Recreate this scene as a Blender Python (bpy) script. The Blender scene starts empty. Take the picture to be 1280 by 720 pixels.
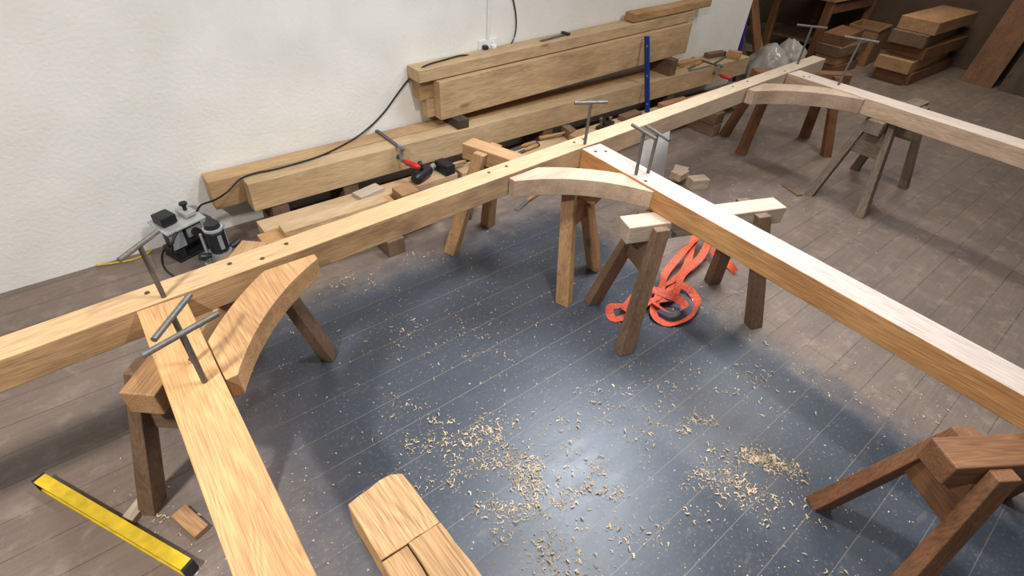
import bpy, bmesh, math, random
from mathutils import Vector, Matrix, noise
random.seed(7)
S = bpy.context.scene
C = S.collection
try:
    S.view_settings.view_transform = 'Standard'
except Exception:
    pass

# ------------------------------------------------------------------ camera
F = 657.0; H = 2.1
Xc = Vector((1000, 468, -F)).normalized()
Zc = Vector((59, 796, F)); Zc = (Zc - Xc*Zc.dot(Xc)).normalized()
Yc = Zc.cross(Xc).normalized()
cam_d = bpy.data.cameras.new('camera'); cam = bpy.data.objects.new('camera', cam_d); C.objects.link(cam)
cam_d.sensor_width = 36; cam_d.lens = 36*F/1280; cam_d.clip_start = .05
M = Matrix(((Xc.x, Xc.y, Xc.z, 0), (Yc.x, Yc.y, Yc.z, 0), (Zc.x, Zc.y, Zc.z, H), (0, 0, 0, 1)))
cam.matrix_world = M
S.camera = cam

def ray(px, py):
    v = Vector((px-640, 360-py, -F))
    return Vector((Xc.dot(v), Yc.dot(v), Zc.dot(v)))
def G(px, py, z=0.0):          # surveyed point at a known height
    w = ray(px, py); t = (z-H)/w.z
    return Vector((w.x*t, w.y*t, z))
def W(px, py, y):              # surveyed point on a plane parallel to the wall
    w = ray(px, py); t = y/w.y
    return Vector((w.x*t, y, H+w.z*t))

# ------------------------------------------------------------------ mesh helpers
def box(bm, x0, x1, y0, y1, z0, z1, M=None):
    vs = [bm.verts.new(Vector(p) if M is None else M @ Vector(p)) for p in
          ((x0,y0,z0),(x1,y0,z0),(x1,y1,z0),(x0,y1,z0),(x0,y0,z1),(x1,y0,z1),(x1,y1,z1),(x0,y1,z1))]
    for f in ((0,3,2,1),(4,5,6,7),(0,1,5,4),(1,2,6,5),(2,3,7,6),(3,0,4,7)):
        bm.faces.new([vs[i] for i in f])
def loft(bm, A, B):
    a = [bm.verts.new(p) for p in A]; b = [bm.verts.new(p) for p in B]; n = len(A)
    bm.faces.new(a[::-1]); bm.faces.new(b)
    for i in range(n):
        j = (i+1) % n
        bm.faces.new((a[i], a[j], b[j], b[i]))
def prism(bm, poly, z0, z1):
    loft(bm, [(p[0], p[1], z0) for p in poly], [(p[0], p[1], z1) for p in poly])
def frame(d):
    d = d.normalized(); up = Vector((0,0,1)) if abs(d.z) < .9 else Vector((1,0,0))
    a = d.cross(up).normalized(); return a, a.cross(d).normalized()
def tube(bm, pts, r, n=8):
    pts = [Vector(p) for p in pts]; rings = []
    rr = r if isinstance(r, (list, tuple)) else [r]*len(pts)
    for i, p in enumerate(pts):
        d = pts[min(i+1, len(pts)-1)] - pts[max(i-1, 0)]
        a, b = frame(d)
        rings.append([bm.verts.new(p + (a*math.cos(2*math.pi*k/n) + b*math.sin(2*math.pi*k/n))*rr[i]) for k in range(n)])
    for i in range(len(rings)-1):
        for k in range(n):
            j = (k+1) % n
            bm.faces.new((rings[i][k], rings[i][j], rings[i+1][j], rings[i+1][k]))
    bm.faces.new(rings[0][::-1]); bm.faces.new(rings[-1])
def crom(P, m=8):
    P = [Vector(p) for p in P]; out = []
    Q = [P[0]] + P + [P[-1]]
    for i in range(1, len(Q)-2):
        for k in range(m):
            t = k/m; a, b, c, d = Q[i-1], Q[i], Q[i+1], Q[i+2]
            out.append(.5*((2*b) + (c-a)*t + (2*a-5*b+4*c-d)*t*t + (3*b-a-3*c+d)*t**3))
    out.append(P[-1]); return out
def bar(bm, a, b, w, h):     # rectangular bar from a to b
    a, b = Vector(a), Vector(b); s, u = frame(b-a)
    q = [s*w/2+u*h/2, -s*w/2+u*h/2, -s*w/2-u*h/2, s*w/2-u*h/2]
    loft(bm, [a+k for k in q], [b+k for k in q])

def obj(name, bm, mat, parent=None, loc=(0,0,0), rotz=0, bevel=0, smooth=False, solid=0):
    bmesh.ops.recalc_face_normals(bm, faces=bm.faces)
    me = bpy.data.meshes.new(name); bm.to_mesh(me); bm.free()
    if smooth:
        for p in me.polygons: p.use_smooth = True
    me.materials.append(mat)
    o = bpy.data.objects.new(name, me); C.objects.link(o)
    o.location = loc; o.rotation_euler = (0, 0, rotz)
    if parent: o.parent = parent
    if solid:
        m = o.modifiers.new('solid', 'SOLIDIFY'); m.thickness = solid
    if bevel:
        m = o.modifiers.new('bevel', 'BEVEL'); m.width = bevel; m.segments = 2; m.limit_method = 'ANGLE'
    return o
def tag(o, label, cat, group=None, kind=None):
    o['label'] = label; o['category'] = cat
    if group: o['group'] = group
    if kind: o['kind'] = kind
    return o
def thing(name, label, cat, loc=(0,0,0), rotz=0, group=None):
    o = bpy.data.objects.new(name, None); C.objects.link(o); o.empty_display_size = .05
    o.location = loc; o.rotation_euler = (0, 0, rotz)
    return tag(o, label, cat, group)
def B(): return bmesh.new()

# ------------------------------------------------------------------ materials
def lin(c):
    return tuple(((v/255)/12.92 if v/255 <= .04045 else ((v/255+.055)/1.055)**2.4) for v in c) + (1,)
def newmat(name):
    m = bpy.data.materials.new(name); m.use_nodes = True
    nt = m.node_tree; return m, nt, nt.nodes['Principled BSDF']
def plain(name, c, rough=.5, metal=0, noise_amt=.12, scale=25, bump=.05, alpha=None):
    m, nt, b = newmat(name); N = nt.nodes; L = nt.links
    tc = N.new('ShaderNodeTexCoord'); n = N.new('ShaderNodeTexNoise'); n.inputs['Scale'].default_value = scale; n.inputs['Detail'].default_value = 4
    L.new(tc.outputs['Object'], n.inputs['Vector'])
    r = N.new('ShaderNodeValToRGB'); col = lin(c)
    r.color_ramp.elements[0].position = .3; r.color_ramp.elements[1].position = .7
    r.color_ramp.elements[0].color = tuple(v*(1-noise_amt*2) for v in col[:3])+(1,)
    r.color_ramp.elements[1].color = tuple(min(1, v*(1+noise_amt)) for v in col[:3])+(1,)
    L.new(n.outputs['Fac'], r.inputs['Fac']); L.new(r.outputs['Color'], b.inputs['Base Color'])
    b.inputs['Roughness'].default_value = rough; b.inputs['Metallic'].default_value = metal
    bp = N.new('ShaderNodeBump'); bp.inputs['Strength'].default_value = bump; bp.inputs['Distance'].default_value = .01
    L.new(n.outputs['Fac'], bp.inputs['Height']); L.new(bp.outputs['Normal'], b.inputs['Normal'])
    if alpha is not None:
        b.inputs['Alpha'].default_value = alpha
    return m
_w = {}
def wood(key, dark, light, axis='x', rough=.66, knots=True, top_glare=None, grad=None, streak=.65, stain=.4, ring=.24):
    k = (key, axis)
    if k in _w: return _w[k]
    m, nt, b = newmat('wood_'+key+'_'+axis); N = nt.nodes; L = nt.links
    tc = N.new('ShaderNodeTexCoord'); oi = N.new('ShaderNodeObjectInfo')
    off = N.new('ShaderNodeVectorMath'); off.operation = 'SCALE'; off.inputs[0].default_value = (3.1, 7.7, 5.3)
    L.new(oi.outputs['Random'], off.inputs['Scale'])
    add = N.new('ShaderNodeVectorMath'); add.operation = 'ADD'
    L.new(tc.outputs['Object'], add.inputs[0]); L.new(off.outputs['Vector'], add.inputs[1])
    def mapped(a, c):
        mp = N.new('ShaderNodeMapping'); s = {'x': (a, c, c), 'y': (c, a, c), 'z': (c, c, a)}[axis]
        mp.inputs['Scale'].default_value = s; L.new(add.outputs['Vector'], mp.inputs['Vector']); return mp
    mp1 = mapped(.8, 8); n1 = N.new('ShaderNodeTexNoise'); n1.inputs['Scale'].default_value = 1; n1.inputs['Detail'].default_value = 2.5; n1.inputs['Distortion'].default_value = .3
    L.new(mp1.outputs['Vector'], n1.inputs['Vector'])
    mul = N.new('ShaderNodeMath'); mul.operation = 'MULTIPLY'; mul.inputs[1].default_value = 44
    L.new(n1.outputs['Fac'], mul.inputs[0])
    fr = N.new('ShaderNodeMath'); fr.operation = 'PINGPONG'; fr.inputs[1].default_value = 1
    L.new(mul.outputs[0], fr.inputs[0])
    mp2 = mapped(8, 260); n2 = N.new('ShaderNodeTexNoise'); n2.inputs['Scale'].default_value = 1; n2.inputs['Detail'].default_value = 4
    L.new(mp2.outputs['Vector'], n2.inputs['Vector'])
    mp3 = mapped(1.5, 4); n3 = N.new('ShaderNodeTexNoise'); n3.inputs['Scale'].default_value = 1; n3.inputs['Detail'].default_value = 3
    L.new(mp3.outputs['Vector'], n3.inputs['Vector'])
    def mix(t, f, a, c):
        x = N.new('ShaderNodeMixRGB'); x.blend_type = t
        for i, v in enumerate((f, a, c)):
            if hasattr(v, 'is_linked'): L.new(v, x.inputs[i])
            elif i == 0: x.inputs[0].default_value = v
            else: x.inputs[i].default_value = v
        return x.outputs[0]
    ramp = N.new('ShaderNodeValToRGB'); e = ramp.color_ramp.elements
    e[0].position = .05; e[0].color = lin(dark); e[1].position = .62; e[1].color = lin(light)
    comb = N.new('ShaderNodeMath'); comb.operation = 'MULTIPLY_ADD'; comb.inputs[1].default_value = ring
    L.new(fr.outputs[0], comb.inputs[0]); L.new(n3.outputs['Fac'], comb.inputs[2])
    sub = N.new('ShaderNodeMath'); sub.operation = 'SUBTRACT'; sub.inputs[1].default_value = .15
    L.new(comb.outputs[0], sub.inputs[0]); L.new(sub.outputs[0], ramp.inputs['Fac'])
    r2 = N.new('ShaderNodeValToRGB'); r2.color_ramp.elements[0].position = .3; r2.color_ramp.elements[0].color = (.5, .45, .4, 1); r2.color_ramp.elements[1].position = .58; r2.color_ramp.elements[1].color = (1, 1, 1, 1)
    L.new(n2.outputs['Fac'], r2.inputs['Fac'])
    c = mix('MULTIPLY', streak, ramp.outputs['Color'], r2.outputs['Color'])
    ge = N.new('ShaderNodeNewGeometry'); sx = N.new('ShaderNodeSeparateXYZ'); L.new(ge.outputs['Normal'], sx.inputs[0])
    ns = N.new('ShaderNodeTexNoise'); ns.inputs['Scale'].default_value = 1; ns.inputs['Detail'].default_value = 9; ns.inputs['Roughness'].default_value = .7
    L.new(mapped(3, 10).outputs['Vector'], ns.inputs['Vector'])
    rs = N.new('ShaderNodeMapRange'); rs.inputs['From Min'].default_value = .42; rs.inputs['From Max'].default_value = .68; rs.inputs['To Max'].default_value = stain
    L.new(ns.outputs['Fac'], rs.inputs['Value'])
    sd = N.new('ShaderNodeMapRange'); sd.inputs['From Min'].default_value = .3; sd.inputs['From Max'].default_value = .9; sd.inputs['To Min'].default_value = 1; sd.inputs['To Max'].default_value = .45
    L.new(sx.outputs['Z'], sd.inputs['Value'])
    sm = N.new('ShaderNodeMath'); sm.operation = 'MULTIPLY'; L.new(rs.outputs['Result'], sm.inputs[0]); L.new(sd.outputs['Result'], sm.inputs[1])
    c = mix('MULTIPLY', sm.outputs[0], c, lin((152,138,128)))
    if knots:
        mpk = mapped(1.3, 4); vo = N.new('ShaderNodeTexVoronoi'); vo.inputs['Scale'].default_value = 1.1
        L.new(mpk.outputs['Vector'], vo.inputs['Vector'])
        rk = N.new('ShaderNodeValToRGB'); rk.color_ramp.elements[0].position = .04; rk.color_ramp.elements[0].color = (.25, .15, .08, 1)
        rk.color_ramp.elements[1].position = .1; rk.color_ramp.elements[1].color = (1, 1, 1, 1)
        L.new(vo.outputs['Distance'], rk.inputs['Fac']); c = mix('MULTIPLY', .6, c, rk.outputs['Color'])
    if top_glare:      # glare of cool overhead light, painted pale into upward faces
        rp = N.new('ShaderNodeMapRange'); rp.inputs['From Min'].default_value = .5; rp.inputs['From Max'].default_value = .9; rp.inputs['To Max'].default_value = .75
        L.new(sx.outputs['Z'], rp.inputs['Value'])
        bl = mix('MULTIPLY', .75, lin(top_glare), r2.outputs['Color'])
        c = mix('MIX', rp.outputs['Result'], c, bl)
    if grad:        # the colour turns paler along the length
        s2 = N.new('ShaderNodeSeparateXYZ'); L.new(tc.outputs['Object'], s2.inputs[0])
        g2 = N.new('ShaderNodeMapRange'); g2.inputs['From Min'].default_value = grad[1]; g2.inputs['From Max'].default_value = grad[2]; g2.inputs['To Max'].default_value = .6
        L.new(s2.outputs['X'], g2.inputs['Value'])
        c = mix('MIX', g2.outputs['Result'], c, mix('MULTIPLY', .5, lin(grad[0]), r2.outputs['Color']))
    hs = N.new('ShaderNodeHueSaturation')
    ma = N.new('ShaderNodeMath'); ma.operation = 'MULTIPLY_ADD'; ma.inputs[1].default_value = .16; ma.inputs[2].default_value = .93
    L.new(oi.outputs['Random'], ma.inputs[0]); L.new(ma.outputs[0], hs.inputs['Value']); L.new(c, hs.inputs['Color'])
    L.new(hs.outputs['Color'], b.inputs['Base Color']); b.inputs['Roughness'].default_value = rough
    bp = N.new('ShaderNodeBump'); bp.inputs['Strength'].default_value = .3; bp.inputs['Distance'].default_value = .003
    L.new(n2.outputs['Fac'], bp.inputs['Height']); L.new(bp.outputs['Normal'], b.inputs['Normal'])
    _w[k] = m; return m
def oak(a='x'): return wood('oak', (158,112,68), (210,162,110), a)
def oak_pale(a='x'): return wood('oak_pale', (168,134,108), (212,182,154), a, top_glare=(214,200,188))
def sawn(a='x'): return wood('sawn', (176,144,104), (216,186,146), a, ring=.14, stain=.3)
def brown(a='x'): return wood('brown', (82,62,48), (132,104,80), a, rough=.75)
def orange(a='x'): return wood('orange', (142,102,66), (192,150,106), a)
def grey(a='x'): return wood('grey', (88,76,66), (144,126,108), a, rough=.8)
def dark(a='x'): return wood('dark', (50,40,34), (88,70,56), a, rough=.8)
def warm(a='x'): return wood('warm', (84,54,34), (138,94,60), a, rough=.75)
def pale(a='x'): return wood('pale', (168,148,124), (208,190,168), a, rough=.7)
def pinkish(a='x'): return wood('pinkish', (154,126,104), (204,176,150), a, streak=.5, ring=.16)
steel = plain('steel', (112,108,104), .6, .6, .1, 60)
black = plain('black_plastic', (28,30,34), .45)
greym = plain('grey_metal', (165,166,168), .45, .4)
palem = plain('pale_metal', (196,196,192), .45, .3)
red = plain('red_plastic', (200,32,28), .4)
white_p = plain('white_plastic', (232,232,228), .4, 0, .02)
blue = plain('blue_metal', (30,60,130), .35)
yellow = plain('yellow_paint', (215,180,36), .45)
pegm = plain('peg_wood', (84,54,34), .8)
rubber = plain('black_rubber', (22,22,24), .55)
strapm = plain('orange_webbing', (218,92,60), .65, 0, .18, 60, .3)
ironm = plain('dark_iron', (64,62,62), .45, .7)

def wallmat():
    m, nt, b = newmat('white_painted_wall'); N = nt.nodes; L = nt.links
    tc = N.new('ShaderNodeTexCoord'); n = N.new('ShaderNodeTexNoise'); n.inputs['Scale'].default_value = 42; n.inputs['Detail'].default_value = 7
    n2 = N.new('ShaderNodeTexNoise'); n2.inputs['Scale'].default_value = 3; n2.inputs['Detail'].default_value = 8
    for q in (n, n2): L.new(tc.outputs['Object'], q.inputs['Vector'])
    r = N.new('ShaderNodeValToRGB'); r.color_ramp.elements[0].position = .3; r.color_ramp.elements[0].color = lin((230,228,220)); r.color_ramp.elements[1].position = .65; r.color_ramp.elements[1].color = lin((240,238,231))
    L.new(n2.outputs['Fac'], r.inputs['Fac']); L.new(r.outputs['Color'], b.inputs['Base Color']); b.inputs['Roughness'].default_value = .5
    bp = N.new('ShaderNodeBump'); bp.inputs['Strength'].default_value = .5; bp.inputs['Distance'].default_value = .007
    L.new(n.outputs['Fac'], bp.inputs['Height']); L.new(bp.outputs['Normal'], b.inputs['Normal'])
    return m
wm = wallmat()
def floormat():
    m, nt, b = newmat('painted_floorboards'); N = nt.nodes; L = nt.links
    tc = N.new('ShaderNodeTexCoord'); P = tc.outputs['Object']
    def br(mort, c1, c2, cm):
        t = N.new('ShaderNodeTexBrick'); t.offset = .41; t.inputs['Scale'].default_value = 1
        t.inputs['Brick Width'].default_value = 4.7; t.inputs['Row Height'].default_value = .175; t.inputs['Mortar Size'].default_value = mort
        t.inputs['Mortar Smooth'].default_value = .3
        t.inputs['Color1'].default_value = lin(c1); t.inputs['Color2'].default_value = lin(c2); t.inputs['Mortar'].default_value = lin(cm)
        L.new(P, t.inputs['Vector']); return t
    b1 = br(.0022, (62,67,76), (68,73,82), (108,102,94))
    b2 = br(.0025, (128,110,97), (134,116,103), (88,76,68))
    def mix(t, f, a, c):
        x = N.new('ShaderNodeMixRGB'); x.blend_type = t
        for i, v in enumerate((f, a, c)):
            if hasattr(v, 'is_linked'): L.new(v, x.inputs[i])
            elif i == 0: x.inputs[0].default_value = v
            else: x.inputs[i].default_value = v
        return x.outputs[0]
    def noi(sc, det=5, vec=P, dist=0):
        n = N.new('ShaderNodeTexNoise'); n.inputs['Scale'].default_value = sc; n.inputs['Detail'].default_value = det; n.inputs['Distortion'].default_value = dist
        n.inputs['Roughness'].default_value = .65
        L.new(vec, n.inputs['Vector']); return n.outputs['Fac']
    def mth(op, a, c=None, cl=False):
        x = N.new('ShaderNodeMath'); x.operation = op; x.use_clamp = cl
        for i, v in enumerate((a, c)):
            if v is None: continue
            if hasattr(v, 'is_linked'): L.new(v, x.inputs[i])
            else: x.inputs[i].default_value = v
        return x.outputs[0]
    def ramp(f, p0, p1, c0=(0,0,0,1), c1=(1,1,1,1)):
        r = N.new('ShaderNodeValToRGB'); r.color_ramp.elements[0].position = p0; r.color_ramp.elements[1].position = p1
        r.color_ramp.elements[0].color = c0; r.color_ramp.elements[1].color = c1; L.new(f, r.inputs['Fac']); return r.outputs['Color']
    sp = N.new('ShaderNodeSeparateXYZ'); L.new(P, sp.inputs[0])
    def stretched(a, c):
        mpn = N.new('ShaderNodeMapping'); mpn.inputs['Scale'].default_value = (a, c, 1); L.new(P, mpn.inputs['Vector']); return mpn.outputs['Vector']
    ns = noi(1, 12, stretched(7, 7))
    jit = mth('MULTIPLY', mth('SUBTRACT', ns, .5), .5)
    x_ = mth('ADD', sp.outputs['X'], jit); y_ = mth('ADD', sp.outputs['Y'], jit)
    def sstep(v, a, c):
        r = N.new('ShaderNodeMapRange'); r.interpolation_type = 'SMOOTHSTEP'; r.inputs['From Min'].default_value = a; r.inputs['From Max'].default_value = c
        L.new(v, r.inputs['Value']); return r.outputs['Result']
    mask = mth('MULTIPLY', mth('MULTIPLY', sstep(x_, -.5, .5), sstep(x_, 2.78, 2.42)), sstep(y_, 2.75, 2.3))
    grain = noi(1, 5, stretched(3, 60))
    raw = mix('MULTIPLY', .4, b2.outputs['Color'], ramp(grain, .3, .65, (.5, .47, .45, 1)))
    raw = mix('MIX', mth('MULTIPLY', ramp(noi(1, 10, stretched(1.4, 3)), .42, .66), .5), raw, lin((94,84,82)))
    raw = mix('MIX', mth('MULTIPLY', ramp(noi(9, 10, P, .4), .52, .66), .35), raw, lin((164,146,128)))
    wear = ramp(noi(1, 12, stretched(9, 24)), .58, .68)
    fine = ramp(noi(60, 8), .54, .7)
    mk = mth('MULTIPLY', mask, mth('SUBTRACT', 1, mth('MULTIPLY', wear, .3)))
    col = mix('MIX', mk, raw, b1.outputs['Color'])
    dust = mth('MULTIPLY', mth('MULTIPLY', fine, ramp(noi(2.6, 8), .3, .7)), .6)
    col = mix('MIX', dust, col, lin((150,136,118)))
    L.new(col, b.inputs['Base Color'])
    ro = N.new('ShaderNodeMapRange'); ro.inputs['To Min'].default_value = .62; ro.inputs['To Max'].default_value = .36
    L.new(mk, ro.inputs['Value'])
    ro2 = mth('ADD', ro.outputs['Result'], mth('MULTIPLY', mth('SUBTRACT', noi(1, 9, stretched(6, 14)), .5), .22))
    L.new(ro2, b.inputs['Roughness'])
    bp = N.new('ShaderNodeBump'); bp.inputs['Strength'].default_value = .2; bp.inputs['Distance'].default_value = .003
    hh = mth('SUBTRACT', mth('MULTIPLY', grain, .2), b2.outputs['Fac'])
    L.new(hh, bp.inputs['Height']); L.new(bp.outputs['Normal'], b.inputs['Normal'])
    return m
# ------------------------------------------------------------------ setting
def struct(name, x0, x1, y0, y1, z0, z1, m):
    b = B(); box(b, x0, x1, y0, y1, z0, z1); o = obj(name, b, m); o['kind'] = 'structure'; return o
struct('floor', -4, 10.7, -4, 5.4, -.06, 0, floormat())
struct('wall_back', -4, 6.55, 3.55, 3.75, 0, 3.4, wm)
struct('wall_side', 6.35, 6.55, 3.75, 5.2, 0, 3.4, wm)
dimwall = plain('dim_wall', (88,68,52), .8, 0, .1, 4)
struct('wall_far', 6.55, 10.7, 5.2, 5.4, 0, 3.4, dimwall)
struct('wall_right', 10.5, 10.7, -4, 5.2, 0, 3.4, dimwall)

# ------------------------------------------------------------------ the oak frame
ZB, ZT = .72, .838
SL = .05
def fy(x): return 1.785 + SL*(x+.13)
def timber(name, x0, y0, x1, y1, w, z0, z1, mat, bev=.004):
    L = math.hypot(x1-x0, y1-y0); a = math.atan2(y1-y0, x1-x0)
    b = B(); box(b, 0, L, 0, w, 0, z1-z0)
    return obj(name, b, mat, None, (x0, y0, z0), a, bev)
def pegs(parent, pts, z, r=.009):
    inv = (Matrix.Translation(parent.location) @ Matrix.Rotation(parent.rotation_euler.z, 4, 'Z')).inverted()
    for (x, y) in pts:
        b = B(); p = inv @ Vector((x, y, z))
        tube(b, [p-Vector((0,0,.03)), p+Vector((0,0,.0015))], r, 12)
        obj('peg', b, pegm, parent)
beam = timber('long_beam', -1.25, fy(-1.25), 5.4, fy(5.4), .118, ZB, ZT, wood('oakbeam', (150,114,78), (196,158,114), 'x', top_glare=(208,174,130), grad=((208,196,180), 2.0, 6.0), stain=.65), .004)
tag(beam, 'long oak beam running the whole frame parallel to the white wall', 'beam')
pp = []
for x in (-.06, .22, .33, .44, 1.5, 1.62, 2.14, 2.22, 3.9, 4.12, 4.67):
    pp.append((x, fy(x) + (.035 if int(x*100) % 2 else .075)))
pegs(beam, pp, ZT)
def post(xt, yt, xb, yb, w, label, mat):
    L = math.hypot(xt-xb, yt-yb); a = math.atan2(yb-yt, xb-xt)
    b = B(); box(b, .0015, L, 0, w, 0, ZT-ZB)
    o = obj('oak_post', b, mat, None, (xt, yt, ZB), a, .004)
    return tag(o, label, 'post', 'posts of the oak frame')
pL = post(-.109, fy(-.109)-.004, -.127, -.15, .147, 'leftmost oak post running toward the camera from the long beam', oak())
pM = post(2.118, fy(2.118)-.007, 2.025, -.8, .147, 'middle oak post with glare painted on top crossing above the pale topped trestle', wood('oakmid', (166,114,66), (212,160,104), 'x', top_glare=(190,184,180), stain=.35))
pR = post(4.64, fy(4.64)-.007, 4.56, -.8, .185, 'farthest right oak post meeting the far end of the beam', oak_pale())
pegs(pL, [(.0, 1.70), (-.02,1.45)], ZT)
pegs(pM, [(2.16, 1.82), (2.21, 1.79), (2.13, 1.43)], ZT)
pegs(pR, [(4.68, 1.9), (4.72, 1.87)], ZT)

def brace(cx, cy, side, label, mat, e=.46, c=.13, w=.115, z0=.748, z1=.822, rz=.031, xm=None):
    xm = xm or e+.09
    P0, P1, P2 = Vector((0, e+.03)), Vector((c, c)), Vector((e+.03, 0))
    inn, out = [], []
    n = 40
    for i in range(n+1):
        t = -.3 + 1.6*i/n
        p = P0*(1-t)**2 + P1*2*t*(1-t) + P2*t*t
        d = (P1-P0)*2*(1-t) + (P2-P1)*2*t; d.normalize(); nn = Vector((-d.y, d.x))
        a_, b_ = p+nn*w/2, p-nn*w/2
        if nn.dot(Vector((1,1))) < 0: a_, b_ = b_, a_
        out.append(a_); inn.append(b_)
    ok = lambda q: q.x > .002 and q.y > .002 and q.x < xm and q.y < xm
    far = [q for q in out if ok(q)]; near = [q for q in inn if ok(q)]
    def at(L, f):
        for i in range(len(L)-1):
            a_, b_ = f(L[i]), f(L[i+1])
            if a_*b_ <= 0 and a_ != b_: return L[i].lerp(L[i+1], a_/(a_-b_))
        return None
    half = n//2
    fa = at(out[:half+1], lambda q: q.y-xm); fb = at(out[half:], lambda q: q.x-xm)
    na = at(inn[:half+1], lambda q: q.x-.002); nb = at(inn[half:], lambda q: q.y-.002)
    poly = []
    if fa and fa.x > .004: poly += [Vector((.002, xm)), fa]
    poly += far
    if fb and fb.y > .004: poly += [fb, Vector((xm, .002))]
    if nb: poly.append(nb)
    poly += near[::-1]
    if na: poly.append(na)
    cleaned = []
    for q in poly:
        if not cleaned or (q-cleaned[-1]).length > 1e-3: cleaned.append(q)
    b = B(); prism(b, [(side*q[0], -q[1]) for q in cleaned], 0, z1-z0)
    o = obj('curved_brace', b, mat, None, (cx, cy, z0), rz, .003)
    tag(o, label, 'brace', 'curved braces of the oak frame'); return o
brace(.0385, fy(.05)-.006, 1, 'curved oak brace in the corner between left post and long beam', wood('oak_brace', (154,114,74), (202,158,110), 'y', stain=.5), .37, .15, .135, z0=.735, z1=.825, rz=-.008, xm=.47)
brace(2.108, fy(2.11)-.008, -1, 'curved oak brace between the long beam and the middle post', pinkish(), .45, .15, .13, z0=.73, z1=.825, rz=SL)
brace(4.628, fy(4.62)-.008, -1, 'curved oak brace between the long beam and the farthest post', pinkish(), .55, .18, .16, z0=.725, z1=.83, rz=SL)

# ------------------------------------------------------------------ steel pins with T handles
def pin(p, ang, label, h=.22, hl=.17, tilt=(0,0)):
    t = thing('steel_pin', label, 'pin', p, 0, 'T handled steel draw pins in the frame')
    top = Vector((tilt[0], tilt[1], h))
    b = B(); tube(b, [(0,0,-.05), (0,0,.0), top], .0088, 10); obj('stem', b, steel, t, smooth=False)
    d = Vector((math.cos(ang), math.sin(ang), 0))*hl/2
    b = B(); tube(b, [top-d, top+d], .009, 10); obj('handle', b, steel, t)
    return t
pin(G(205, 371, ZT), .7, 'steel T pin standing in the long beam left of the left post', .22, .17)
pin(G(256, 477, ZT), .28, 'steel T pin in left post, handle nearest the camera', .2, .21)
pin(G(243, 452, ZT), .85, 'steel T pin in left post, just behind the nearest pin', .19, .19)
pin(G(731, 180, ZT), -.45, 'steel T pin standing in the beam at the middle post', .24, .19)
pin(G(795, 218, ZT), -1.75, 'steel T pin in the middle post, nearer the brace', .23, .19, (.0, .01))
pin(G(810, 216, ZT), -1.8, 'steel T pin in the middle post, on its far edge', .22, .19)
pin(G(997, 80, ZT), -.9, 'steel T pin in the beam above the far right brace', .3, .24)
pin((4.74, 1.64, ZT), -1.2, 'steel T pin standing in the farthest right post', .33, .24, (.06, 0))

# ------------------------------------------------------------------ trestles
def trestle(cx, cy, ang, label, mt, ml, top_l=.92, fl=.87, fw=.43, tw=.115, h=ZB):
    t = thing('trestle', label, 'trestle', (cx, cy, 0), ang, 'wooden saw trestles under the frame')
    b = B(); box(b, -top_l/2, top_l/2, -tw/2, tw/2, h-.1, h); obj('top_rail', b, mt('x'), t, bevel=.006)
    for sx in (-1, 1):
        for sy in (-1, 1):
            b = B(); a0 = (sx*(fl/2-.13), sy*(tw/2+.022)); a1 = (sx*fl/2, sy*fw/2)
            def rc(c, z, w=.043, d=.03): return [(c[0]-w, c[1]-d, z), (c[0]+w, c[1]-d, z), (c[0]+w, c[1]+d, z), (c[0]-w, c[1]+d, z)]
            loft(b, rc(a1, 0.001, .043, .034), rc(a0, h-.012, .04, .0215))
            obj('leg', b, ml('z'), t, bevel=.004)
        b = B(); x = sx*(fl/2-.105)
        loft(b, [(x-.018, -.118, h-.30), (x+.018, -.118, h-.30), (x+.018, .118, h-.30), (x-.018, .118, h-.30)],
                [(x-.018, -.062, h-.102), (x+.018, -.062, h-.102), (x+.018, .062, h-.102), (x-.018, .062, h-.102)])
        obj('end_plate', b, ml('y'), t, bevel=.002)
    return t
A = math.atan2
trestle(.09, 1.845, .836, 'trestle under the corner of the left post and long beam', orange, brown, .86)
trestle(1.93, 2.10, A(.949, -.316), 'orange brown trestle crossing under the beam beside the middle brace', orange, orange)
trestle(2.34, 1.165, A(-.365, .93), 'pale topped trestle under the middle post beside the orange strap', pale, brown, .95)
trestle(5.03, 1.22, 0.0, 'weathered grey trestle under the farthest right post', grey, grey)
trestle(5.26, 2.16, A(-.57, .82), 'reddish brown trestle under the far right end of the beam', warm, warm)
trestle(.235, .34, math.pi/2+.03, 'trestle at the bottom edge with a thick split block on top', brown, brown, .8, .62, .36, .12)
trestle(2.11, -.42, -.585, 'trestle at the lower right edge with two legs showing', warm, warm, .92)
# rough chipped block on the near trestle
rough = wood('rough', (140,104,68), (208,168,120), 'y', rough=.85, streak=.9, stain=.5, ring=.2)
rough_d = wood('rough_dark', (112,84,58), (182,144,102), 'y', rough=.9, streak=.9, stain=.7, ring=.2)
t = thing('timber_block', 'thick chipped oak block lying on the trestle at the bottom edge', 'block', (.240, .375, ZB+.001), .03)
def jag(poly, s=.0015):
    out = []
    for i, p in enumerate(poly):
        q = poly[(i+1) % len(poly)]; n = max(1, int((Vector(q)-Vector(p)).length/.03))
        for k in range(n):
            v = Vector(p).lerp(Vector(q), k/n)
            out.append((v.x+(random.uniform(-s, s) if k else 0), v.y+(random.uniform(-s, s) if k else 0)))
    return out
b = B(); prism(b, jag([(-.074,.36), (-.078,.19), (.078,.18), (.076,.35), (.052,.366), (.02,.37)]), 0, .105); obj('end_piece', b, rough, t, bevel=.002)
b = B(); prism(b, jag([(-.079,.188), (-.012,.184), (-.015,-.1), (-.01,-.4), (-.078,-.4)]), 0, .099); obj('split_piece', b, rough_d, t, bevel=.002)
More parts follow.
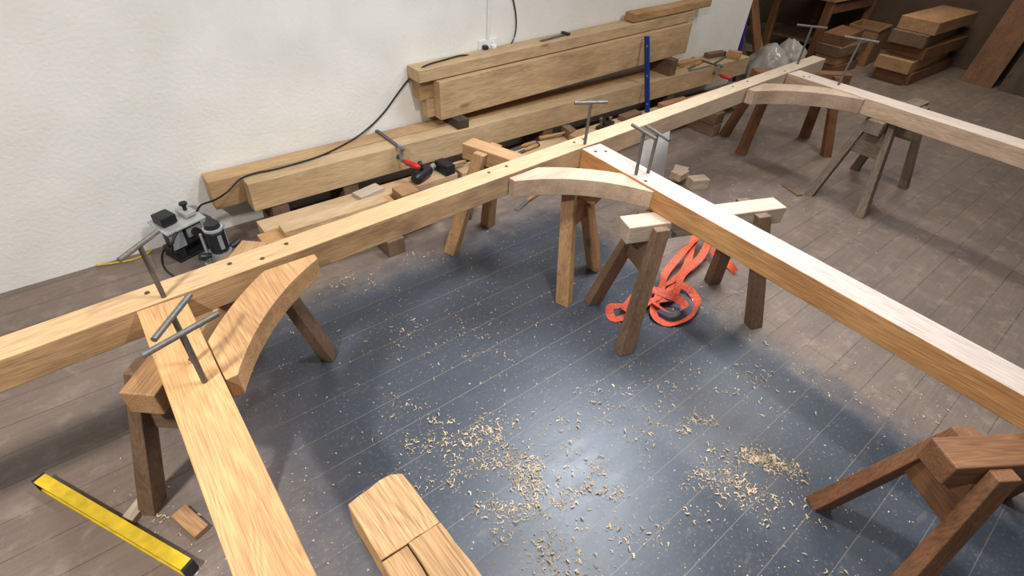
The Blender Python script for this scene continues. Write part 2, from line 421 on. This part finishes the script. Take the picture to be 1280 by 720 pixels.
b = B(); prism(b, jag([(-.009,.184), (.079,.178), (.084,-.1), (.078,-.4), (-.007,-.4), (-.012,-.1)]), 0, .107); obj('split_piece', b, rough, t, bevel=.002)

# ------------------------------------------------------------------ timbers stacked along the wall
def rect(name, x0, x1, y0, y1, z0, z1, mat, label, cat='timber', group=None, bev=.003, rz=0, ry=0):
    b = B(); box(b, 0, x1-x0, 0, y1-y0, 0, z1-z0)
    o = obj(name, b, mat, None, (x0, y0, z0), rz, bev); o.rotation_euler.y = ry
    return tag(o, label, cat, group)
for x, s in ((1.22, 'second from the left end'), (.72, 'at the left end'), (4.86, 'at the right end'), (3.1, 'in the middle')):
    y0 = 2.62 if s not in ('at the left end',) else 2.92
    rect('bearer', x, x+.12, y0, 3.52, 0, .118, brown('y'), 'low wooden bearer under the wall timbers '+s, 'bearer', 'bearers under the timber stack')
    rect('packing_block', x+.005, x+.115, 3.245, 3.51, .1185, .239, brown('y'), 'packing block under the big wall timbers '+s, 'block', 'packing blocks under the big timbers')
g = 'big sawn timbers lying along the wall'
rect('sawn_timber', .62, 6.3, 3.235, 3.37, .24, .434, sawn(), 'long sawn oak timber, front of the bottom pair by the wall', group=g)
rect('sawn_timber', .43, 6.2, 3.384, 3.53, .24, .434, wood('sawn_two', (158,124,84), (202,166,122), 'x', ring=.14), 'long sawn oak timber, back of the bottom pair against the wall', group=g)
TA = .034     # the upper stack is packed up higher at its right end
def zt(x): return .5 + TA*(x-2.0)
for x in (2.2, 4.8):
    rect('spacer_block', x, x+.1, 3.25, 3.52, .4345, zt(x)-.002, dark('y') if x < 3 else brown('y'), ('low dark spacer block under the left end' if x < 3 else 'taller brown spacer block under the right end')+' of the upper stack', 'block', 'spacers under the upper stack')
rect('sawn_timber', 2.1, 5.12, 3.33, 3.418, zt(2.1), zt(2.1)+.285, wood('sawnface', (166,134,96), (210,176,134), 'x', stain=.4, ring=.2), 'wide sawn oak board on edge, front of the upper stack', group=g, ry=-TA)
rect('sawn_timber', 2.04, 5.05, 3.424, 3.53, zt(2.04), zt(2.04)+.142, sawn(), 'lower sawn timber behind the wide board in the upper stack', group=g, ry=-TA)
rect('sawn_timber', 1.98, 5.0, 3.421, 3.53, zt(1.98)+.146, zt(1.98)+.288, wood('sawn_two', (0,0,0), (0,0,0), 'x'), 'upper sawn timber behind the wide board in the upper stack', group=g, ry=-TA)
rect('sawn_plank', 1.95, 5.18, 3.37, 3.535, zt(1.95)+.294, zt(1.95)+.38, sawn(), 'long flat plank on top of the upper stack', 'plank', g, ry=-TA)
rect('live_edge_plank', 4.25, 5.45, 3.385, 3.51, zt(4.25)+.385, zt(4.25)+.465, orange(), 'short brown plank lying on top of the whole stack', 'plank', None, .015, ry=-TA)
g = 'boards on the low bearers'
rect('board', .6, 2.05, 3.04, 3.19, .119, .20, sawn(), 'thick sawn board low on the bearers at the left end', 'board', g)
rect('board', .55, 1.45, 2.87, 3.02, .119, .21, oak(), 'oak board low on the bearers, second from the beam at the left', 'board', g)
rect('board', 1.0, 1.7, 2.72, 2.85, .119, .19, sawn(), 'pale sawn board end low on the bearers nearest the beam at the left', 'board', g)
rect('board', .68, 1.38, 2.89, 3.0, .211, .25, sawn(), 'short thin board lying on the oak board at the left', 'board', g)
rect('board', 2.1, 6.1, 3.05, 3.19, .119, .18, sawn(), 'long low board running right below the big timbers', 'board', g)
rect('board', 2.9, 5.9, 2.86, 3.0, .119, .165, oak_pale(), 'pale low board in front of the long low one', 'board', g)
rect('timber_block', 4.85, 5.0, 2.63, 2.84, .119, .235, brown('y'), 'brown block on the right bearer behind the beam', 'block')
rect('timber_block', 1.48, 1.62, 2.88, 3.02, .0, .26, orange('z'), 'orange oak block standing upright beside the low boards', 'block')

# ------------------------------------------------------------------ shavings
def shavings():
    b = B()
    cl = [(640,585,.17,1200),(612,545,.11,520),(665,610,.12,560),(650,640,.09,360),(735,570,.13,320),(740,612,.1,420),(560,520,.09,320),(520,555,.08,140),
          (860,530,.07,380),(905,600,.12,360),(950,575,.08,950),(935,612,.11,440),(760,650,.12,480),(690,680,.13,420),(672,700,.08,340),
          (820,500,.28,400),(900,480,.22,260),(430,352,.12,260),(520,312,.09,240),(550,400,.3,260),(215,640,.15,240),(950,670,.2,220),
          (1050,480,.3,220),(880,380,.2,160),(590,440,.25,260),(700,520,.3,420),(1000,250,.4,160),(1080,300,.4,120),(280,345,.1,60)]
    pts = []
    for px, py, s, n in cl:
        c = G(px, py); st = -.9+random.uniform(-.5, .5)
        for _ in range(n):
            u = random.gauss(0, s*1.3); v = random.gauss(0, s*.42)
            x, y = c.x+u*math.cos(st)-v*math.sin(st), c.y+u*math.sin(st)+v*math.cos(st)
            if noise.noise(Vector((x*7, y*7, 3.3))) < -.02 and random.random() < .85: continue   # drifts
            pts.append((x, y, 1))
    for _ in range(3000): pts.append((random.uniform(.0, 3.1), random.uniform(-.3, 2.4), 0))
    for _ in range(300): pts.append((random.uniform(.4, 5.5), random.uniform(2.2, 2.6), 0))
    for x, y, dn in pts:
        if y > 2.6: continue
        a = random.random()*6.283; L = random.choice((.002,.002,.0025,.003,.0035,.004,.005,.006,.008,.012,.02) if dn else (.002,.003,.004,.005,.008)); w = L*random.uniform(.3, .75)
        if L > .011: w = L*random.uniform(.15, .35)
        h = L*random.uniform(.1, .5)
        d = Vector((math.cos(a), math.sin(a), 0)); s = Vector((-d.y, d.x, random.uniform(-.5, .5)))*w/2
        z = .0008 + abs(s.z) + (random.random()**3*.006 if dn else 0)
        c = Vector((x, y, z)); prof = [(-1, 0), (-.4, .8), (.3, 1), (1, random.uniform(0, .6))]
        bend = random.uniform(-.5, .5)
        prev = None
        for t, k in prof:
            p = c + d*t*L/2 + Vector((-d.y, d.x, 0))*bend*L*(t*t) + Vector((0, 0, h*k))
            cur = (b.verts.new(p-s), b.verts.new(p+s))
            if prev: b.faces.new((prev[0], prev[1], cur[1], cur[0]))
            prev = cur
    me = bpy.data.meshes.new('wood_shavings'); b.to_mesh(me); b.free()
    me.materials.append(plain('shaving_wood', (214,188,154), .85, 0, .25, 14))
    o = bpy.data.objects.new('wood_shavings', me); C.objects.link(o)
    tag(o, 'curled wood shavings and chips scattered over the dark floorboards', 'shavings', kind='stuff')
shavings()

# ------------------------------------------------------------------ orange strap
def ribbon(name, pts, w, mat, th=.002):
    P = crom(pts, 10); b = B(); prev = None
    for i, p in enumerate(P):
        d = (P[min(i+1, len(P)-1)]-P[max(i-1, 0)]); d.z *= .3
        if d.length < 1e-6: d = Vector((1,0,0))
        d.normalize()
        side = d.cross(Vector((0,0,1))).normalized()
        tw = .15+.9*noise.noise(Vector((i*.04, 1.7, 0)))*2 + .12*math.sin(i*.5)
        s = side*math.cos(tw)+Vector((0,0,1))*math.sin(tw)
        off = Vector((0,0, abs(s.z)*w/2+.003))
        cur = (b.verts.new(p-s*w/2+off), b.verts.new(p+s*w/2+off))
        if prev: b.faces.new((prev[0], prev[1], cur[1], cur[0]))
        prev = cur
    return obj(name, b, mat, None, solid=th)
sp = [(918,344,0),(904,330,.02),(886,324,.06),(872,306,.16),(860,322,.12),(852,346,.04),(818,368,.01),(792,382,.0),(763,384,.0),(768,400,.0),(794,392,.01),(822,378,.03),
      (848,362,.03),(870,378,.0),(862,398,.0),(838,406,.0),(816,396,.02),(824,370,.05),(830,350,.07),(856,326,.12),(878,316,.13),(872,334,.09),(850,352,.05),(840,376,.04),(806,384,.04),
      (780,392,.03),(802,370,.05),(834,380,.05),(854,390,.03),(836,398,.03),(812,386,.05)]
o = ribbon('lashing_strap', [G(a, c, 0)+Vector((0,0,z)) for a, c, z in sp], .05, strapm, .0018)
tag(o, 'orange webbing strap lying crumpled on the floor by the pale topped trestle', 'strap')

# ------------------------------------------------------------------ wall socket, conduit, cables
sk = W(609, 57, 3.55)
t = thing('wall_socket', 'white double electric socket on the white wall above the stack', 'socket', (sk.x, 3.5495, sk.z))
b = B(); box(b, -.09, .09, -.014, 0, -.05, .05); obj('socket_plate', b, white_p, t, bevel=.003)
for sx in (-.04, .04):
    b = B(); box(b, sx-.008, sx+.008, -.019, -.014, .02, .034); obj('switch', b, white_p, t, bevel=.001)
    b = B(); box(b, sx-.005, sx+.005, -.0145, -.0139, -.004, .008); box(b, sx-.014, sx-.008, -.0145, -.0139, -.02, -.016); box(b, sx+.008, sx+.014, -.0145, -.0139, -.02, -.016); obj('pin_hole', b, black, t)
b = B(); box(b, sk.x-.013, sk.x+.013, 3.532, 3.549, sk.z+.052, 3.3)
tag(obj('cable_conduit', b, white_p, bevel=.004), 'white plastic conduit running up the wall from the socket', 'conduit')
def plug(dx):
    b = B(); loft(b, [(sk.x+dx-.024, 3.533, sk.z-.038), (sk.x+dx+.024, 3.533, sk.z-.038), (sk.x+dx+.024, 3.533, sk.z+.014), (sk.x+dx-.024, 3.533, sk.z+.014)],
                     [(sk.x+dx-.018, 3.50, sk.z-.032), (sk.x+dx+.018, 3.50, sk.z-.032), (sk.x+dx+.018, 3.50, sk.z+.008), (sk.x+dx-.018, 3.50, sk.z+.008)])
    return b
def ontop(px, py):      # a point lying on the tilted top plank
    z = .9
    for _ in range(5):
        p = G(px, py, z); z = zt(p.x)+.388
    p.z = z; return p
P = [Vector((sk.x-.04, 3.515, sk.z-.03)), Vector((sk.x-.06, 3.50, sk.z-.07)), ontop(580, 69), ontop(555, 75), ontop(530, 83), W(512, 98, 3.52), W(497, 117, 3.53), W(482, 138, 3.535), W(464, 157, 3.53), G(440, 175, .445), G(400, 195, .445), G(350, 210, .445),
     G(318, 217, .445), G(300, 224, .445), W(284, 240, 3.2), W(268, 250, 3.25), W(252, 256, 3.3), W(246, 264, 3.35)]
t = thing('black_power_cable', 'black power cable draped from the socket over the timbers to the machine', 'cable', (0,0,0))
b = B(); tube(b, crom(P, 6), .006, 6); obj('cord', b, rubber, t, smooth=True)
obj('plug', plug(-.04), black, t, bevel=.003)
P = [Vector((sk.x+.04, 3.51, sk.z-.0)), W(632, 62, 3.52), W(643, 46, 3.53), W(645, 20, 3.54), W(638, -20, 3.54), W(632, -80, 3.54)]
t = thing('hanging_cable', 'black cable looping up the wall to the right of the socket', 'cable', (0,0,0))
b = B(); tube(b, crom(P, 6), .0055, 6); obj('cord', b, rubber, t, smooth=True)
obj('plug', plug(.04), white_p, t, bevel=.003)

# ------------------------------------------------------------------ power tools on the floor at the left
p = G(236, 308)
t = thing('power_planer', 'pale topped black electric machine on the floor against the wall', 'power tool', (p.x, p.y-.05, 0), .35)
t.scale = (1.2, 1.15, 1.3)
b = B(); box(b, -.1, .1, -.07, .07, .0, .012); box(b, -.1, -.05, -.06, .06, .012, .06); box(b, .05, .1, -.06, .06, .012, .06); obj('base', b, black, t, bevel=.003)
b = B(); box(b, -.085, .08, -.05, .05, .06, .165); obj('housing', b, black, t, bevel=.008)
b = B(); loft(b, [(-.115,-.08,.166),(.1,-.08,.166),(.1,.075,.186),(-.115,.075,.186)], [(-.115,-.08,.176),(.1,-.08,.176),(.1,.075,.196),(-.115,.075,.196)]); obj('metal_plate', b, palem, t, bevel=.002)
b = B(); box(b, -.1, -.03, -.062, -.051, .07, .16); box(b, -.01, .07, -.062, -.051, .1, .15); obj('front_plate', b, greym, t, bevel=.002)
b = B(); box(b, -.1, -.02, -.04, .05, .19, .235); obj('clamp_block', b, black, t, bevel=.006)
b = B(); box(b, .02, .08, -.045, .05, .19, .21); obj('clamp_block', b, palem, t, bevel=.003)
b = B(); tube(b, [(.05,0,.21),(.05,0,.24)], .01, 12); tube(b, [(.05,0,.24),(.05,0,.25)], .02, 14); obj('knob', b, black, t)
b = B(); tube(b, [(.03,-.09,.12),(.03,-.063,.12)], .022, 16); obj('motor_cap', b, ironm, t)
b = B(); tube(b, crom([(-.1,-.07,.05),(-.13,-.1,.09),(-.11,-.11,.15),(-.07,-.09,.17)], 5), .007, 8); obj('handle', b, black, t, smooth=True)
p = G(282, 330)
t = thing('router', 'upright black and silver router beside the pale topped machine', 'power tool', (p.x, p.y, 0), .2)
t.scale = (1.2, 1.2, 1.2)
b = B(); box(b, -.075, .075, -.07, .07, 0, .012); obj('base_plate', b, palem, t, bevel=.004)
b = B(); tube(b, [(0,0,.07),(0,0,.1),(0,0,.21),(0,0,.22),(0,0,.255)], [.03,.044,.046,.04,.034], 24); obj('motor_body', b, plain('tool_black', (30,36,46), .4), t)
b = B(); tube(b, [(0,0,.055),(0,0,.09)], .054, 20); obj('collar', b, greym, t)
b = B(); tube(b, [(0,0,.22),(0,0,.232)], .047, 20); obj('trim_ring', b, palem, t)
for s in (-1, 1):
    b = B(); tube(b, [(.055*s, .03, .012), (.055*s, .03, .2)], .007, 10); obj('guide_rod', b, palem, t)
    b = B(); tube(b, [(.05*s, 0, .085), (.085*s, 0, .09), (.105*s, 0, .1)], [.012,.02,.016], 12); obj('handle', b, black, t)
b = B(); box(b, -.01, .01, -.049, -.0455, .12, .2); obj('sticker', b, greym, t)
b = B(); tube(b, crom([G(262,348,.006), G(235,352,.006), G(210,340,.006), G(202,324,.006), G(206,308,.006), G(208,300,.006)], 7), .005, 6)
tag(obj('short_cable', b, rubber, smooth=True), 'short black cable curled on the floor beside the left machine', 'cable')
b = B(); tube(b, crom([G(120,332,.007), G(160,326,.007), G(178,320,.007), G(190,313,.007)], 7), .006, 6)
tag(obj('yellow_cable', b, yellow, smooth=True), 'yellow cable on the floor at the foot of the wall', 'cable')

# ------------------------------------------------------------------ clamps with red handles
def clamp(x, label, s=1):
    t = thing('bar_clamp', label, 'clamp', (x, 3.2, .437), 0, 'red handled bar clamps across the wall timbers')
    b = B(); box(b, -.012, .012, -.06, .343, .0, .012); obj('bar', b, steel, t, bevel=.001)
    b = B(); box(b, -.012, .012, .333, .343, -.06, -.001); obj('fixed_jaw', b, steel, t, bevel=.001)
    b = B(); loft(b, [(-.014,-.035,.03),(.014,-.035,.03),(.014,.0,.03),(-.014,.0,.03)], [(-.01,-.03,-.1),(.01,-.03,-.1),(.01,-.005,-.1),(-.01,-.005,-.1)]); obj('sliding_jaw', b, greym, t, bevel=.002)
    b = B(); tube(b, [(0,.025,-.08),(0,-.12,-.08)], .007, 10); tube(b, [(0,.034,-.08),(0,.024,-.08)], .016, 12); obj('screw', b, steel, t)
    b = B(); tube(b, [(0,-.055,-.08),(.01,-.075,-.083),(.05,-.15,-.095),(.06,-.17,-.098)], [.014,.021,.021,.013], 12); obj('handle', b, red, t, smooth=True)
    return t
clamp(1.66, 'red handled bar clamp over the left part of the wall timbers')
clamp(5.6, 'red handled bar clamp near the right end of the wall timbers')

# ------------------------------------------------------------------ blue level
t = thing('spirit_level', 'blue spirit level leaning upright against the timber stack', 'level', (4.4, 3.13, .182))
a, c = Vector((0,0,.0)), Vector((-.05, .155, .68))
b = B(); bar(b, a, c, .05, .022); obj('level_body', b, blue, t, bevel=.002)
for f in (.12, .5, .88):
    m_ = a.lerp(c, f); n_ = Vector((0, -.97, .22))
    b = B(); tube(b, [m_+n_*.008, m_+n_*.0125], .014, 14); obj('vial', b, white_p, t)

# ------------------------------------------------------------------ hand tools lying about
def mallet(loc, rz, label, head, hl=.3):
    t = thing('mallet', label, 'mallet', loc, rz, 'mallets among the tools')
    b = B(); loft(b, [(-.045,-.07,0),(.045,-.07,0),(.045,.07,0),(-.045,.07,0)], [(-.04,-.075,.08),(.04,-.075,.08),(.04,.075,.08),(-.04,.075,.08)]); obj('head', b, head, t, bevel=.006)
    b = B(); tube(b, [(.03,0,.04),(.15,0,.034),(hl,0,.022)], [.013,.014,.018], 10); obj('handle', b, orange('x'), t, smooth=True)
def chisel(loc, rz, label, L=.32):
    t = thing('chisel', label, 'chisel', loc, rz, 'framing chisels among the tools')
    b = B(); loft(b, [(0,-.02,.004),(0,.02,.004),(0,.02,.005),(0,-.02,.005)], [(L*.5,-.014,.008),(L*.5,.014,.008),(L*.5,.014,.02),(L*.5,-.014,.02)]); obj('blade', b, steel, t)
    b = B(); tube(b, [(L*.48,0,.018),(L*.55,0,.018),(L*.6,0,.018),(L*.9,0,.018),(L,0,.018)], [.01,.012,.016,.018,.014], 12); obj('handle', b, orange('x'), t, smooth=True)
    b = B(); tube(b, [(L*.98,0,.018),(L*1.02,0,.018)], .017, 12); obj('ferrule', b, ironm, t)
def plane(loc, rz, label):
    t = thing('hand_plane', label, 'hand plane', loc, rz)
    b = B(); box(b, -.12, .12, -.03, .03, 0, .03); obj('body', b, ironm, t, bevel=.003)
    b = B(); tube(b, [(.08,0,.03),(.08,0,.05),(.08,0,.075)], [.01,.012,.018], 12); obj('knob', b, brown('z'), t, smooth=True)
    b = B(); tube(b, crom([(-.08,0,.03),(-.085,0,.07),(-.1,0,.11)], 4), .014, 10); obj('tote', b, brown('z'), t, smooth=True)
    b = B(); bar(b, (-.02,0,.03), (-.06,0,.1), .045, .005); obj('iron', b, steel, t)
def canister(loc, rz, label, m):
    t = thing('sander', label, 'power tool', loc, rz, 'black power tools behind the beam')
    b = B(); tube(b, [(-.11,0,.045),(-.08,0,.045),(.06,0,.045),(.09,0,.045)], [.03,.045,.045,.03], 18); obj('motor_body', b, m, t, smooth=False)
    b = B(); tube(b, [(.09,0,.045),(.15,0,.045)], .022, 14); obj('nose', b, greym, t)
    b = B(); tube(b, [(-.02,0,.08),(-.03,.0,.15)], [.02,.016], 12); obj('handle', b, m, t, smooth=True)
canister((1.78, 3.10, .201), .45, 'black power tool on the thick low board, right of the left clamp', black)
canister((2.32, 3.05, .181), -.5, 'black power tool on the long low board nearer the trestle', black)
mallet((1.98, 3.11, .201), .1, 'black headed mallet between the two black power tools', black, .2)
mallet((1.95, 2.78, 0), 2.4, 'brown wooden mallet on the floor beyond the beam', brown('y'))
mallet((3.3, 3.12, .181), 2.9, 'wooden headed mallet on the low board near the middle pin', brown('y'))
mallet((6.05, 3.30, .4345), .4, 'wooden mallet at the right end of the wall timbers', orange('y'), .2)
mallet((2.62, 2.80, 0), 1.2, 'dark iron headed mallet on the floor left of the middle pin', ironm, .16)
chisel((2.6, 3.07, .181), .1, 'chisel on the long low board left of the middle pin')
chisel((2.62, 3.16, .181), -.02, 'chisel close to the big timbers left of the middle pin')
chisel((2.3, 2.62, 0), .3, 'chisel on the floor just behind the beam near the trestle')
chisel((2.75, 2.56, 0), .4, 'chisel on the floor nearest the beam left of the middle pin')
chisel((5.2, 3.30, .4345), .2, 'chisel lying on the wall timbers left of the right clamp')
plane((3.75, 3.10, .181), .2, 'dark iron hand plane on the long low board')
def blkw(x, y, z, sx, sy, sz, rz, m, label, name='offcut'):
    b = B(); box(b, -sx/2, sx/2, -sy/2, sy/2, 0, sz)
    return tag(obj(name, b, m, None, (x, y, z+.0008), rz, .003), label, 'offcut', 'oak offcuts')
def blk(px, py, z, *a):
    p = G(px, py, z); return blkw(p.x, p.y, z, *a)
blkw(3.22, 2.93, .165, .16, .1, .13, .3, orange(), 'orange oak offcut on the low boards by the middle pin')
blkw(4.12, 3.12, .18, .26, .09, .05, .05, brown(), 'dark offcut on the long low board just left of the blue level')
blkw(4.8, 3.12, .18, .4, .08, .05, -.04, oak(), 'oak offcut on the long low board right of the blue level')
blkw(5.3, 2.93, .165, .5, .1, .04, .03, sawn(), 'flat sawn offcut on the pale low board near its right end')
blkw(3.7, 2.93, .165, .3, .08, .06, -.1, brown(), 'brown offcut on the pale low board right of the middle pin')
blkw(4.3, 2.93, .165, .22, .09, .07, .2, sawn(), 'short sawn offcut on the pale low board below the blue level')
blkw(1.35, 3.12, .20, .2, .1, .03, .2, pale(), 'pale offcut on the thick board under the big timbers')
blkw(5.38, 3.45, .434, .4, .07, .03, .03, oak(), 'flat oak offcut on the wall timbers right of the upper stack')
blkw(5.9, 3.45, .434, .3, .08, .05, -.1, brown(), 'brown offcut at the far end of the wall timbers')
blk(848, 222, 0, .2, .12, .07, .5, pale(), 'pale offcut on the floor, lower of two behind the middle post')
blk(848, 222, .071, .14, .1, .06, .1, pinkish(), 'pinkish offcut stacked on the pale offcut behind the middle post')
blk(870, 234, 0, .16, .1, .09, -.4, pale(), 'square pale offcut to the right of the two stacked ones')
blk(990, 238, 0, .2, .06, .012, 1.2, brown(), 'thin oak offcut flat on the brown floor near the grey trestle')
blk(240, 655, 0, .15, .06, .03, 1.9, orange(), 'oak offcut on the floor beside the left post')
blk(176, 636, 0, .12, .05, .03, .7, pale(), 'small pale offcut at the lower left beside the yellow level')
# pale folded board standing behind the middle post
p = G(808, 224)
b = B()
V = [(-.13,0,.001),(.02,-.04,.001),(.15,.02,.001),(.10,.05,.5),(.0,.03,.56),(-.08,.05,.5)]
vs = [b.verts.new(q) for q in V]
b.faces.new((vs[0], vs[1], vs[4], vs[5])); b.faces.new((vs[1], vs[2], vs[3], vs[4]))
o = obj('folded_sheet', b, plain('pale_sheet', (206,200,194), .6, 0, .05, 8), None, (p.x, p.y, 0), -.75, solid=.004)
tag(o, 'pale folded sheet standing on the floor behind the middle post', 'sheet')
# square and rules on the stack
t = thing('try_square', 'steel square with dark stock lying on the top plank', 'square', (3.35, 3.455, zt(3.35)+.386), .1)
t.rotation_euler.y = -TA
b = B(); box(b, -.2, .1, -.015, .015, 0, .003); obj('blade', b, steel, t)
b = B(); box(b, .1, .13, -.04, .045, 0, .016); obj('stock', b, ironm, t, bevel=.002)
b = B(); box(b, -.2, .2, -.016, .016, 0, .004)
tag(obj('steel_rule', b, steel, None, (5.35, 3.256, .4348), .0, .001), 'steel rule lying on the wall timbers beside the right clamp', 'rule')
b = B(); box(b, -.17, .17, -.013, .013, 0, .012)
tag(obj('rasp', b, plain('green_paint', (50,92,80), .5), None, (5.82, 3.32, .4348), .25, .001), 'green rasp on the wall timbers right of the clamp', 'rasp')

# ------------------------------------------------------------------ yellow level at lower left
p0, p1 = G(150, 660, .03), G(238, 712, .03)
t = thing('yellow_level', 'yellow box level lying on the floor at the lower left', 'level', (p1.x, p1.y, .0), math.atan2(p0.y-p1.y, p0.x-p1.x))
b = B(); box(b, 0, .8, -.022, .022, 0, .01); box(b, 0, .8, -.016, .016, .01, .06); box(b, 0, .8, -.022, .022, .06, .07); obj('level_body', b, yellow, t)
for x in (-.004, .796):
    b = B(); box(b, x-.004, x+.008, -.0235, .0235, .0, .0715); obj('end_cap', b, black, t, bevel=.001)
for x in (.12, .4, .68):
    b = B(); tube(b, [(x,-.018,.035),(x,.018,.035)], .016, 14); obj('vial', b, white_p, t)

# ------------------------------------------------------------------ plastic bags
def bag(loc, s, h, m, label, seed, neck=.5):
    b = B(); bmesh.ops.create_icosphere(b, subdivisions=4, radius=1)
    for v in b.verts:
        d = v.co.normalized(); n = noise.noise(d*1.6+Vector((seed, 0, 0)))*.2 + noise.noise(d*5+Vector((0, seed, 0)))*.14 + abs(noise.noise(d*11+Vector((0,0,seed))))*.1
        k = 1+n; zz = d.z
        r = 1 - max(0, zz)**2.5*neck
        v.co = Vector((d.x*k*s*r, d.y*k*s*r, (max(-.6, zz)*(1+n*.6)+.6)/1.6*h))
    zmin = min(v.co.z for v in b.verts)
    for v in b.verts: v.co.z = max(0.0, v.co.z-zmin-.01)
    tag(obj('plastic_bag', b, m, None, loc, 0, smooth=True), label, 'bag', 'clear plastic bags')
bagm = plain('bag_plastic', (190,182,174), .25, 0, .1, 14, .5, .75)
bag((7.05, 3.35, 0), .24, .44, bagm, 'crumpled plastic bag beyond the end of the wall timbers', 8.4, .3)
bag((7.62, 3.40, 0), .22, .42, bagm, 'second crumpled plastic bag beside the leaning boards', 5.9, .3)

# ------------------------------------------------------------------ far end of the workshop
for i, (x, y, w, h, dx, lean, m, l) in enumerate((
    (6.72, 4.0, .2, 1.6, .1, .9, brown, 'brown board leaning in the recess, first from the wall end'),
    (7.0, 3.95, .16, 1.9, .5, 1.0, dark, 'dark board leaning second in the recess'),
    (7.3, 3.9, .14, 2.0, -.2, 1.0, warm, 'warm brown board leaning third in the recess'),
    (7.5, 3.95, .25, 1.7, .3, 1.0, dark, 'wide dark board leaning fourth in the recess'),
    (7.85, 3.85, .2, 2.1, .1, 1.1, warm, 'brown board leaning fifth in the recess'),
    (8.1, 3.9, .12, 2.0, -.35, 1.05, orange, 'narrow board leaning beside the workbench'))):
    y += i*.02
    b = B(); loft(b, [(x,y,0),(x+w,y,0),(x+w,y+.04,0),(x,y+.04,0)], [(x+dx,y+lean,h),(x+w+dx,y+lean,h),(x+w+dx,y+lean+.04,h),(x+dx,y+lean+.04,h)])
    tag(obj('leaning_board', b, m('z'), bevel=.003), l, 'board', 'boards leaning in the recess')
b = B(); tube(b, [(6.70,3.55,0),(6.68,3.76,1.7)], .022, 10)
tag(obj('blue_pole', b, plain('blue_purple', (60,50,160), .4), smooth=True), 'thin blue pole standing at the end of the white wall', 'pole')
t = thing('workbench', 'wooden workbench at the far right end of the workshop', 'workbench', (9.3, 3.85, 0))
b = B(); box(b, -.75, .9, -.4, .5, .78, .86); obj('bench_top', b, orange('x'), t, bevel=.005)
for x in (-.68, .8):
    for y in (-.33, .42):
        b = B(); box(b, x-.05, x+.05, y-.05, y+.05, 0, .78); obj('leg', b, warm('z'), t, bevel=.004)
b = B(); box(b, -.63, .75, -.36, -.31, .62, .75); obj('apron', b, warm('x'), t, bevel=.003)
b = B(); box(b, -.63, .75, -.28, .38, .2, .235); obj('shelf', b, brown('x'), t, bevel=.003)
def crate(loc, rz, m, label, sx, sy, sz, name='crate'):
    t = thing(name, label, name.split('_')[-1], loc, rz)
    b = B(); w = .015
    box(b, -sx/2, sx/2, -sy/2, sy/2, 0, w)
    box(b, -sx/2, sx/2, -sy/2, -sy/2+w, w, sz); box(b, -sx/2, sx/2, sy/2-w, sy/2, w, sz)
    box(b, -sx/2, -sx/2+w, -sy/2+w, sy/2-w, w, sz); box(b, sx/2-w, sx/2, -sy/2+w, sy/2-w, w, sz); obj('body', b, m, t, bevel=.002)
    b = B()
    for y in (-sy/2-.008, sy/2): box(b, -sx/2-.008, sx/2+.008, y, y+.008, sz-.03, sz)
    for x in (-sx/2-.008, sx/2): box(b, x, x+.008, -sy/2, sy/2, sz-.03, sz)
    obj('rim', b, m, t)
crate((9.35, 3.15, 0), .1, plain('cardboard', (150,112,76), .85), 'open brown cardboard box on the floor right of the bench', .55, .4, .5, 'cardboard_box')
ordn = ('bottom','second','third','fourth','top')
for i, (z, m, xo, rz) in enumerate(((0, warm, 0, 0), (.125, orange, .08, .05), (.25, brown, -.05, -.04), (.375, warm, .04, .12))):
    rect('stacked_timber', 8.15+xo, 8.9+xo*.5, 2.96+.015*(i%2), 3.28, z, z+.12, m(), ('bottom','second','third','top')[i]+' timber of the short stack in front of the bench', 'timber', 'short timbers stacked in front of the bench', rz=rz)
for i, (z, m, xo, rz) in enumerate(((0, warm, 0, 0), (.155, orange, -.12, .03), (.31, warm, .1, -.03), (.465, brown, -.04, .06), (.62, orange, .05, 0))):
    rect('stacked_timber', 8.75+xo, 10.3, 2.2+.03*(i%2), 2.66, z, z+.15, m(), ordn[i]+' timber of the stack at the far right wall', 'timber', 'timbers stacked at the far right wall', rz=rz)
for i, (y, m) in enumerate(((1.5, warm), (1.05, dark), (.6, brown), (.15, warm), (-.4, brown))):
    b = B(); loft(b, [(9.8,y,0),(9.8,y+.38,0),(9.84,y+.38,0),(9.84,y,0)], [(10.42,y,1.6),(10.42,y+.38,1.6),(10.46,y+.38,1.6),(10.46,y,1.6)])
    tag(obj('leaning_board', b, m('z'), bevel=.003), ('first','second','third','fourth','fifth')[i]+' board leaning on the right wall counting from the timber stack', 'board', 'boards leaning on the right wall')

# ------------------------------------------------------------------ lights
def area(loc, sx, sy, power, col, tgt=None, spread=None):
    l = bpy.data.lights.new('overhead_lamp', 'AREA'); l.shape = 'RECTANGLE'; l.size = sx; l.size_y = sy; l.energy = power; l.color = col
    if spread: l.spread = spread
    o = bpy.data.objects.new('overhead_lamp', l); C.objects.link(o); o.location = loc
    if tgt: o.rotation_euler = (Vector(tgt)-Vector(loc)).to_track_quat('-Z', 'Y').to_euler()
    return o
area((-1.2, .75, 3.0), .12, .3, 108, (1, .98, .94))
area((1.45, .8, 3.25), .15, .5, 72, (1, .99, .98))
area((2.85, 1.85, 3.3), 1.2, .9, 60, (.82, .90, 1), (1.7, .8, 0), 2.2)  # unseen cool lamp, added and aimed for the sheen on the floor paint
area((4.6, 1.2, 3.3), .3, 1.3, 44, (1, .98, .95))
area((8.2, 2.2, 3.2), .3, 1.2, 50, (1, .93, .84))
wd = bpy.data.worlds.new('world'); S.world = wd; wd.use_nodes = True
bg = wd.node_tree.nodes['Background']; bg.inputs['Color'].default_value = (.95, .97, 1, 1); bg.inputs['Strength'].default_value = .14
